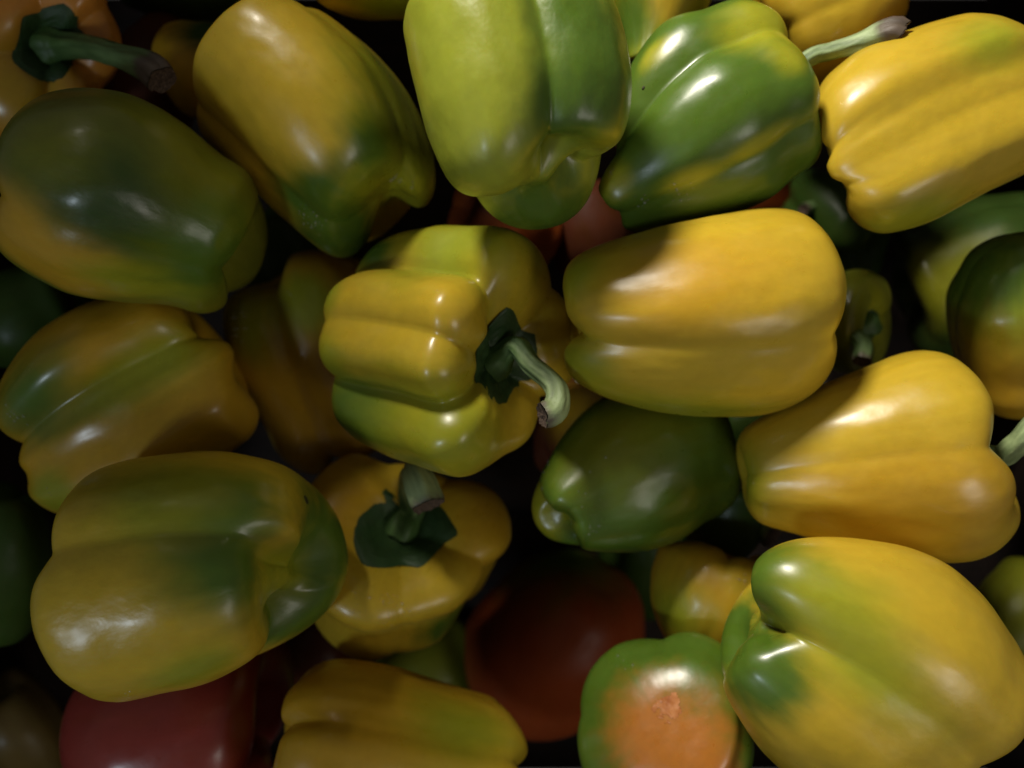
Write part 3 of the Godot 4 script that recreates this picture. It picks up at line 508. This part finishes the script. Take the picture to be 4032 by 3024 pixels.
func make_materials():
	var skin_rough := noise_texture(5, 0.012, 4, Color(0.28, 0.28, 0.28), Color(0.56, 0.56, 0.56))
	var skin_relief := noise_texture(6, 0.010, 5, Color(0, 0, 0), Color(1, 1, 1))
	var skin_mottle := noise_texture(7, 0.025, 5, Color(0.94, 0.94, 0.94), Color(1, 1, 1))
	for kind in ["smooth", "crinkled", "dull"]:
		var m := StandardMaterial3D.new()
		m.resource_name = "pepper_skin_" + kind
		m.vertex_color_use_as_albedo = true
		m.albedo_texture = skin_mottle
		m.roughness_texture = skin_rough
		m.roughness = {"smooth": 0.80, "crinkled": 0.9, "dull": 1.0}[kind]
		m.metallic_specular = 0.35 if kind == "dull" else 0.5
		m.heightmap_enabled = true
		m.heightmap_texture = skin_relief
		m.heightmap_scale = 0.036 if kind == "crinkled" else 0.012
		m.uv1_triplanar = true
		m.uv1_scale = Vector3(16, 16, 11)
		m.clearcoat_enabled = true
		m.clearcoat = 0.0 if kind == "dull" else 0.25
		m.clearcoat_roughness = 0.22
		m.subsurf_scatter_enabled = true
		m.subsurf_scatter_strength = 0.08
		mats[kind] = m
	var st := StandardMaterial3D.new()
	st.resource_name = "stem_skin"
	st.vertex_color_use_as_albedo = true
	st.roughness = 0.55
	st.heightmap_enabled = true
	st.heightmap_texture = noise_texture(8, 0.03, 4, Color(0, 0, 0), Color(1, 1, 1), 256)
	st.heightmap_scale = 0.03
	mats["stem"] = st
	var cut := StandardMaterial3D.new()
	cut.resource_name = "dry_cut"
	cut.albedo_texture = noise_texture(9, 0.03, 4, Color(0.16, 0.11, 0.08), Color(0.46, 0.38, 0.32), 256)
	cut.roughness = 0.9
	mats["cut"] = cut
	var water := StandardMaterial3D.new()
	water.resource_name = "water"
	water.albedo_color = Color(1, 1, 1, 0.08)
	water.transparency = BaseMaterial3D.TRANSPARENCY_ALPHA
	water.roughness = 0.02
	mats["water"] = water
	var scar := StandardMaterial3D.new()
	scar.resource_name = "scar_tissue"
	scar.albedo_texture = noise_texture(12, 0.02, 4, Color(0.62, 0.33, 0.09), Color(0.80, 0.52, 0.27), 256)
	scar.roughness = 0.5
	mats["scar"] = scar
	for k in [["dark", Color(0.20, 0.19, 0.08)], ["pale", Color(0.72, 0.66, 0.40)]]:
		var mk := StandardMaterial3D.new()
		mk.resource_name = "corky_mark"
		mk.albedo_color = k[1]
		mk.roughness = 0.7
		mats["mark_" + k[0]] = mk
	for i in 3:
		var w := StandardMaterial3D.new()
		w.resource_name = "crate_wood"
		w.albedo_texture = noise_texture(31 + i, 0.02, 5, Color(0.10, 0.065, 0.04), Color(0.20, 0.13, 0.08))
		w.uv1_triplanar = true
		w.uv1_scale = Vector3(2.0, 9.0, 14.0)
		w.roughness = 0.85
		mats["wood%d" % i] = w


# ---------------------------------------------------------------- crate
func board(parent: Node3D, called: String, size: Vector3, at: Vector3, k: int):
	# a plank with chamfered long edges
	var c := 0.0015
	var x := size.x / 2; var y := size.y / 2; var z := size.z / 2
	var ring := [Vector2(-y + c, -z), Vector2(y - c, -z), Vector2(y, -z + c), Vector2(y, z - c), Vector2(y - c, z), Vector2(-y + c, z), Vector2(-y, z - c), Vector2(-y, -z + c)]
	var s := SurfaceTool.new()
	s.begin(Mesh.PRIMITIVE_TRIANGLES)
	s.set_smooth_group(-1)
	for i in 8:
		var a: Vector2 = ring[i]; var b: Vector2 = ring[(i + 1) % 8]
		for v in [Vector3(-x, a.x, a.y), Vector3(x, a.x, a.y), Vector3(x, b.x, b.y), Vector3(-x, a.x, a.y), Vector3(x, b.x, b.y), Vector3(-x, b.x, b.y)]:
			s.add_vertex(v)
	for i in range(1, 7):
		for e in [-1, 1]:
			var p: Vector2 = ring[0]; var q: Vector2 = ring[i]; var r: Vector2 = ring[i + 1]
			if e == 1:
				var t := q; q = r; r = t
			s.add_vertex(Vector3(x * e, p.x, p.y)); s.add_vertex(Vector3(x * e, q.x, q.y)); s.add_vertex(Vector3(x * e, r.x, r.y))
	s.generate_normals()
	var o := MeshInstance3D.new()
	o.name = called
	o.mesh = s.commit()
	o.material_override = mats["wood%d" % (k % 3)]
	o.position = at
	parent.add_child(o, true)
	return o


func make_crate():
	var crate := Node3D.new()
	crate.name = "produce_crate"
	crate.set_meta("label", "dark brown wooden crate holding the peppers, seen in the top right corner and the gaps")
	crate.set_meta("category", "crate")
	add_child(crate)
	crate.position = Vector3(0, -0.215, 0)
	for i in 6:
		board(crate, "floor_board", Vector3(0.66, 0.012, 0.0865), Vector3(0, -0.006 - 0.0008 * (i % 2), -0.2175 + i * 0.087), i)
	for i in 3:
		for e in [-1, 1]:
			board(crate, "side_board", Vector3(0.66, 0.066, 0.012), Vector3(0, 0.036 + i * 0.070, 0.268 * e), i + 1)
			var o = board(crate, "end_board", Vector3(0.522, 0.066, 0.012), Vector3(0.323 * e, 0.036 + i * 0.070, 0), i)
			o.rotation.y = PI / 2


# ---------------------------------------------------------------- pepper
func sm(a: float, b: float, x: float) -> float:
	var t := clampf((x - a) / (b - a), 0.0, 1.0)
	return t * t * (3.0 - 2.0 * t)


func profile(tp: float, tb: float, dome: float, ns: int) -> PackedVector2Array:
	# outline of one half, from the blossom dimple to the stem dimple: x = radius, y = height
	var P := [Vector2(0, lerpf(-.80, -1.0, dome)), Vector2(.20 * tp, lerpf(-.86, -.985, dome)), Vector2(.45 * tp, lerpf(-.98, -.925, dome)), Vector2(.74 * tp, lerpf(-.95, -.78, dome)), Vector2(.95 * tp, lerpf(-.74, -.55, dome)), Vector2((.62 * tp + .40) * tb, -.28), Vector2((.2 * tp + .80) * tb, .16), Vector2(1, .52), Vector2(.95, .80), Vector2(.74, .97), Vector2(.46, .94), Vector2(.28, .77), Vector2(.14, .62), Vector2(0, .59)]
	var n := P.size() - 1
	var out := PackedVector2Array()
	for k in ns:
		var x := float(k) / (ns - 1) * n
		var i := clampi(int(floor(x)), 0, n - 1)
		var a: Vector2 = P[1] * Vector2(-1, 1) if i == 0 else P[i - 1]
		var d: Vector2 = P[n - 1] * Vector2(-1, 1) if i == n - 1 else P[i + 2]
		out.append(crom(a, P[i], P[i + 1], d, x - i))
	return out


func crom(a: Vector2, b: Vector2, c: Vector2, d: Vector2, f: float) -> Vector2:
	return 0.5 * (2.0 * b + (c - a) * f + (2.0 * a - 5.0 * b + 4.0 * c - d) * f * f + (3.0 * b - a - 3.0 * c + d) * f * f * f)


func lobes(p: Dictionary, deg: float) -> PackedFloat32Array:
	# crease depth, girth, tip and shoulder of the lobes round the axis
	var K: int = p.lobe.size()
	var first: float = p.lobe[0][0]
	var t := fposmod(deg - first, 360.0)
	var k := K - 1
	while k > 0 and p.lobe[k][0] - first > t:
		k -= 1
	var lo: float = p.lobe[k][0] - first
	var hi: float = 360.0 if k == K - 1 else p.lobe[k + 1][0] - first
	var f := (t - lo) / (hi - lo)
	var A: Array = p.lobe[k]
	var B: Array = p.lobe[(k + 1) % K]
	var phi := 1.0 - absf(2.0 * f - 1.0)
	var e := 0.04
	var g := 1.0 - (sqrt((1.0 - phi * phi) ** 2 + e * e) - e) / (sqrt(1.0 + e * e) - e)
	var w := sm(0.18, 0.82, f)
	return PackedFloat32Array([g * A[4], lerpf(A[1], B[1], w), lerpf(A[2], B[2], w), lerpf(A[3], B[3], w)])


func shape(p: Dictionary, nt: int, ns: int, sharp := 1.0) -> Array:
	# [points, s-weights] of the skin on an ns by nt grid (nt columns close up)
	var prof := profile(p.tp, p.tb, p.dome, ns)
	var pts := PackedVector3Array()
	pts.resize(nt * ns)
	var cols := []
	var sc := PackedVector2Array()
	for j in nt:
		cols.append(lobes(p, j * 360.0 / nt))
		sc.append(Vector2(cos(TAU * j / nt), sin(TAU * j / nt)))
	var off: float = p.noise * 7.3
	for i in ns:
		var s := float(i) / (ns - 1)
		var wt := 1.0 - sm(0.0, 0.46, s)
		var ws := sm(0.54, 0.80, s)
		var mid := 1.0 - maxf(wt, ws)
		var ring := sm(0.06 * p.dome, 0.16 + 0.24 * p.dome, s) * (1.0 - sm(0.80, 1.0, s) * 0.75)
		var c: float = (p.ct * wt + p.cm * mid + p.cs * ws) * ring
		var tz := wt * sm(0.02 + 0.05 * p.dome, 0.2 + 0.2 * p.dome, s)
		var sz := ws * (1.0 - sm(0.82, 0.95, s))
		var r: float = prof[i].x * p.R
		for j in nt:
			var q: PackedFloat32Array = cols[j]
			var f: float = 1.0 + (q[1] * (1.0 - c * q[0]) - 1.0) * ring
			var z: float = (prof[i].y + tz * (p.ct * 0.9 * q[0] - q[2]) + sz * (q[3] - p.cs * 0.8 * q[0]))
			var rr := r * f
			var x: float = rr * sc[j].x * (1.0 - p.ell)
			var y: float = rr * sc[j].y * (1.0 + p.ell)
			# slow unevenness of the flesh
			rr = 1.0 + 0.020 * ring * grain.get_noise_3d(sc[j].x * 1.3 + off, sc[j].y * 1.3, z * 0.9) + 0.003 * ring * grain.get_noise_3d(sc[j].x * 3.5, sc[j].y * 3.5 + off, z * 1.6)
			var bend: float = p.R * (z * z - 0.35)
			pts[i * nt + j] = Vector3(x * rr + p.bx * bend, y * rr + p.by * bend, z * p.L)
	return pts


func grid_mesh(pts: PackedVector3Array, nt: int, ns: int, colors: PackedColorArray, uvs := true) -> ArrayMesh:
	# a closed tube of rings; a seam column repeats the first for the texture
	var w := nt + 1
	var P := PackedVector3Array(); P.resize(w * ns)
	var N := PackedVector3Array(); N.resize(w * ns)
	var C := PackedColorArray(); C.resize(w * ns)
	var U := PackedVector2Array(); U.resize(w * ns)
	var I := PackedInt32Array(); I.resize((ns - 1) * nt * 6)
	var at := 0
	for i in ns:
		var up := mini(i + 1, ns - 1)
		var dn := maxi(i - 1, 0)
		for j in w:
			var jj := j % nt
			var k := i * w + j
			P[k] = pts[i * nt + jj]
			var n := (pts[i * nt + (jj + 1) % nt] - pts[i * nt + (jj + nt - 1) % nt]).cross(pts[up * nt + jj] - pts[dn * nt + jj])
			if n.length_squared() < 1e-18:
				n = Vector3(0, 0, -1 if i < ns / 2 else 1)
			N[k] = n.normalized()
			C[k] = colors[i * nt + jj]
			U[k] = Vector2(float(j) / nt, float(i) / (ns - 1))
			if i < ns - 1 and j < nt:
				I[at] = k; I[at + 1] = k + w; I[at + 2] = k + 1
				I[at + 3] = k + 1; I[at + 4] = k + w; I[at + 5] = k + w + 1
				at += 6
	var a := []
	a.resize(Mesh.ARRAY_MAX)
	a[Mesh.ARRAY_VERTEX] = P
	a[Mesh.ARRAY_NORMAL] = N
	a[Mesh.ARRAY_COLOR] = C
	a[Mesh.ARRAY_TEX_UV] = U
	a[Mesh.ARRAY_INDEX] = I
	var m := ArrayMesh.new()
	m.add_surface_from_arrays(Mesh.PRIMITIVE_TRIANGLES, a)
	return m


func paint(p: Dictionary, pts: PackedVector3Array) -> PackedColorArray:
	# ripening patches lie on the skin, in the pepper's own axes and measured in its girth
	var out := PackedColorArray()
	out.resize(pts.size())
	var base: Color = SKIN[p.base]
	var off: float = p.noise * 3.1
	for i in pts.size():
		var q: Vector3 = pts[i] / p.R
		var n := patch_noise.get_noise_3d(q.x * 1.6 + off, q.y * 1.6, q.z * 0.8)
		var fine := patch_noise.get_noise_3d(q.x * 7.0 - off, q.y * 7.0, q.z * 2.6)
		var ang := atan2(q.y, q.x)
		var v := streak.get_noise_3d(cos(ang) * 5.0 + off, sin(ang) * 5.0, q.z * 0.5)
		var c := base
		for b in p.patches:
			var d: Vector3 = q - b[1]
			d.z /= b[3]
			var l: float = d.length() / b[2] + n * 0.34 + fine * 0.10 + v * 0.12
			if l < 1.0 + b[4]:
				c = c.lerp(SKIN[b[0]], 1.0 - sm(1.0 - b[4], 1.0 + b[4], l))
		# faint lengthwise streaks and mottling
		var away := sm(0.15, 0.5, Vector2(q.x, q.y).length())
		c = c * (1.0 + 0.06 * v * away + 0.06 * n)
		c.a = 1.0
		out[i] = c
	return out


func mesh_node(called: String, m: Mesh, mat: Material, parent: Node) -> MeshInstance3D:
	var o := MeshInstance3D.new()
	o.name = called
	o.mesh = m
	o.material_override = mat
	parent.add_child(o, true)
	return o


func pepper(p: Dictionary):
	var root := Node3D.new()
	root.name = "bell_pepper"
	root.set_meta("label", p.label)
	root.set_meta("category", "bell pepper")
	root.set_meta("group", "bell peppers heaped in the crate")
	add_child(root, true)
	root.transform = Transform3D(Basis(p.x, p.y, p.z), p.at)
	var nt: int = [84, 120, 168][p.detail]
	var ns: int = [56, 76, 110][p.detail]
	var pts := shape(p, nt, ns)
	mesh_node("flesh", grid_mesh(pts, nt, ns, paint(p, pts)), mats["crinkled" if p.crinkled else "dull" if p.detail == 0 else "smooth"], root)
	calyx(p, root)
	for k in p.drops.size():
		droplets(p, pts, p.drops[k], k, root)
	for b in p.marks:
		# a speck or scratch: a thin lens of corky tissue lying on the skin
		var n: Vector3 = b[1]
		var along := Vector3(0, 0, 1).rotated(n, b[4])
		along = (along - n * along.dot(n)).normalized()
		var ball := SphereMesh.new()
		ball.radial_segments = 12
		ball.rings = 6
		var o := mesh_node("blemish", ball, mats["mark_" + b[5]], root)
		o.transform = Transform3D(Basis(along.cross(n) * b[2] * 2.0, n * 0.0005, along * b[2] * b[3] * 2.0), b[0] + n * 0.00002)
	if p.has("scar"):
		scar(p, pts, root)


func calyx(p: Dictionary, root: Node3D):
	# the green cap follows the dimple round the stem; its edge is lobed
	var nt := 60
	var nr := 12
	var prof_n := 221
	var fine := shape(p, nt, prof_n)
	var pts := PackedVector3Array()
	var col := PackedColorArray()
	var rng := RandomNumberGenerator.new()
	rng.seed = 100 + int(p.noise)
	var horns := rng.randi_range(5, 6)
	var turn := rng.randf() * TAU
	var mean := PackedVector2Array()
	for i in prof_n:
		var sum := Vector2.ZERO
		for j in nt:
			var q: Vector3 = fine[i * nt + j]
			sum += Vector2(Vector2(q.x, q.y).length(), q.z)
		mean.append(sum / nt)
	for i in nr:
		var f := float(i) / (nr - 1)
		for j in nt:
			var a := TAU * j / nt
			var star := 1.0 + 0.05 * (1.0 - 2.0 * absf(sin((a + turn) * horns / 2.0))) + 0.03 * sin(a * 3.0 + turn)
			var s: float = 1.0 - p.calyx * star * (1.0 - f)
			var at := s * (prof_n - 1)
			var i0 := clampi(int(at), 0, prof_n - 2)
			var v: Vector3 = fine[i0 * nt + j].lerp(fine[(i0 + 1) * nt + j], at - i0)
			# the cap bridges the creases: part of the way to the mean ring
			var m: Vector2 = mean[i0]
			v = v.lerp(Vector3(cos(a) * m.x, sin(a) * m.x, m.y), 0.35)
			var thick := 0.0016 * sm(0.0, 0.18, f) - 0.0003
			var flare := 0.0040 * sm(0.6, 1.0, f)
			v.z += thick + flare
			var inward := Vector3(v.x, v.y, 0)
			v -= inward.normalized() * 0.0008 * sm(0.0, 0.2, f) * minf(1.0, inward.length() / 0.004)
			pts.append(v)
			var c := Color(0.022, 0.055, 0.015).lerp(Color(0.060, 0.125, 0.032), f * f)
			c = c * (1.0 + 0.35 * grain.get_noise_3d(v.x * 320.0, v.y * 320.0, v.z * 320.0))
			c.a = 1.0
			col.append(c)
	mesh_node("calyx", grid_mesh(pts, nt, nr, col), mats["stem"], root)
	stem(p, root, pts[pts.size() - 1].z)


func stem(p: Dictionary, root: Node3D, z0: float):
	var path: Array = p.stem
	var cv := Curve3D.new()
	var all: Array = [Vector3(0, 0, z0 - 0.004)] + path
	for i in all.size():
		var t: Vector3 = (all[mini(i + 1, all.size() - 1)] - all[maxi(i - 1, 0)]) * 0.18
		if i == 0:
			t = Vector3(0, 0, 0.0025)
		cv.add_point(all[i], -t, t)
	cv.bake_interval = 0.0008
	var L := cv.get_baked_length()
	var n := 40
	var nt := 30
	var pts := PackedVector3Array()
	var col := PackedColorArray()
	var side := Vector3.ZERO
	var r0: float = p.stem_r[0]; var r1: float = p.stem_r[1]; var r2: float = p.stem_r[2]
	var rim := PackedVector3Array()
	var dir := Vector3(0, 0, 1)
	var c0 := Vector3.ZERO
	for i in n:
		var f := float(i) / (n - 1)
		c0 = cv.sample_baked(L * f, true)
		dir = (cv.sample_baked(minf(L, L * f + 0.0015), true) - cv.sample_baked(maxf(0, L * f - 0.0015), true)).normalized()
		if side == Vector3.ZERO:
			side = dir.cross(Vector3(0.3, 1, 0.1)).normalized()
		side = (side - dir * side.dot(dir)).normalized()
		var other := dir.cross(side)
		var r := lerpf(r0, r1, sm(0.0, 0.45, f)) + (r2 - r1) * sm(0.62, 0.97, f) + 0.0028 * (1.0 - sm(0.0, 0.14, f))
		for j in nt:
			var a := TAU * j / nt
			var v := grain.get_noise_3d(cos(a) * 1.6 + p.noise, sin(a) * 1.6, f * 3.0) + 0.35 * grain.get_noise_3d(cos(a) * 7.0, sin(a) * 7.0 + p.noise, f * 2.0)
			var rr := r * (1.0 + 0.07 * cos(a * 5.0 + f * 1.5) + 0.10 * v)
			if i == n - 1:
				rr *= 0.93
			var q := c0 + (side * cos(a) + other * sin(a)) * rr
			if i == n - 1:
				q += dir * 0.0009 * v
				rim.append(q)
			pts.append(q)
			var c := Color(0.060, 0.125, 0.030).lerp(Color(0.30, 0.38, 0.18), p.pale * sm(0.1, 0.9, f + 0.3 * v))
			c = c.lerp(Color(0.085, 0.062, 0.045), sm(p.brown, p.brown + 0.08, f + 0.05 * v))
			c = c * (1.0 + 0.5 * v)
			c.a = 1.0
			col.append(c)
	var o := mesh_node("stem", grid_mesh(pts, nt, n, col), mats["stem"], root)
	# the cut end: a dished, rough disc
	var s := SurfaceTool.new()
	s.begin(Mesh.PRIMITIVE_TRIANGLES)
	var rings := 5
	var g := []
	for k in rings + 1:
		var row := []
		for j in nt:
			var f := float(k) / rings
			var q := c0.lerp(rim[j], f)
			q += dir * (0.0010 * (f * f - 0.6) + 0.0008 * grain.get_noise_3d(q.x * 700.0, q.y * 700.0, q.z * 700.0) * (1.0 - f * f))
			row.append(q)
		g.append(row)
	for k in rings:
		for j in nt:
			var j2 := (j + 1) % nt
			for v in [[k, j], [k + 1, j2], [k + 1, j], [k, j], [k, j2], [k + 1, j2]]:
				s.set_uv(Vector2(float(v[0]) / rings * cos(TAU * v[1] / nt), float(v[0]) / rings * sin(TAU * v[1] / nt)) * 0.5)
				s.add_vertex(g[v[0]][v[1]])
	s.generate_normals()
	mesh_node("cut_end", s.commit(), mats["cut"], o)


func droplets(p: Dictionary, pts: PackedVector3Array, d: Array, k: int, root: Node3D):
	# beads of water sitting on the skin
	var rng := RandomNumberGenerator.new()
	rng.seed = 500 + int(p.noise) * 10 + k
	var near := []
	var n: int = pts.size()
	var nt: int = [84, 120, 168][p.detail]
	for i in n:
		if pts[i].distance_to(d[0]) < d[1]:
			near.append(i)
	if near.is_empty():
		return
	var s := SurfaceTool.new()
	s.begin(Mesh.PRIMITIVE_TRIANGLES)
	var ball := SphereMesh.new()
	ball.radial_segments = 10
	ball.rings = 6
	ball.radius = 1.0
	ball.height = 2.0
	var used := 0
	for c in d[2]:
		var i: int = near[rng.randi() % near.size()]
		var j := i % nt
		var r0 := i - j
		if i + nt >= n or i - nt < 0:
			continue
		var nn := (pts[r0 + (j + 1) % nt] - pts[r0 + (j + nt - 1) % nt]).cross(pts[i + nt] - pts[i - nt]).normalized()
		var r := 0.00030 + 0.00060 * pow(rng.randf(), 3.0)
		var at := pts[i].lerp(pts[r0 + (j + 1) % nt], rng.randf())
		var b := Basis(Quaternion(Vector3.UP, nn)).scaled_local(Vector3(r, r * 0.7, r))
		s.append_from(ball, 0, Transform3D(b, at + nn * r * 0.25))
		used += 1
	if used == 0:
		return
	var o := mesh_node("water_droplets", s.commit(), mats["water"], root)
	o.set_meta("kind", "stuff")


func scar(p: Dictionary, pts: PackedVector3Array, root: Node3D):
	# torn skin: a ragged plate of pale tissue a little proud of the skin
	var at: Vector3 = p.scar[0]
	var size: float = p.scar[1]
	var nt: int = [84, 120, 168][p.detail]
	var s := SurfaceTool.new()
	s.begin(Mesh.PRIMITIVE_TRIANGLES)
	var n := pts.size()
	for i in range(nt, n - nt * 2):
		var j := i % nt
		var r0 := i - j
		var quad := [i, i + nt, r0 + (j + 1) % nt, r0 + nt + (j + 1) % nt]
		var mid := (pts[quad[0]] + pts[quad[3]]) / 2.0
		var l: float = mid.distance_to(at) / size + 0.9 * grain.get_noise_3d(mid.x * 260.0, mid.y * 260.0, mid.z * 260.0)
		if l > 1.0:
			continue
		var v := []
		for k in quad:
			var kj: int = k % nt
			var kr: int = k - kj
			var nn := (pts[kr + (kj + 1) % nt] - pts[kr + (kj + nt - 1) % nt]).cross(pts[k + nt] - pts[k - nt]).normalized()
			v.append(pts[k] + nn * (0.00012 + 0.0004 * absf(grain.get_noise_3d(pts[k].x * 300.0, pts[k].y * 300.0, pts[k].z * 300.0))))
		for k in [0, 1, 2, 2, 1, 3]:
			s.set_uv(Vector2(v[k].x, v[k].y) * 30.0)
			s.add_vertex(v[k])
	s.generate_normals()
	mesh_node("torn_scar", s.commit(), mats["scar"], root)
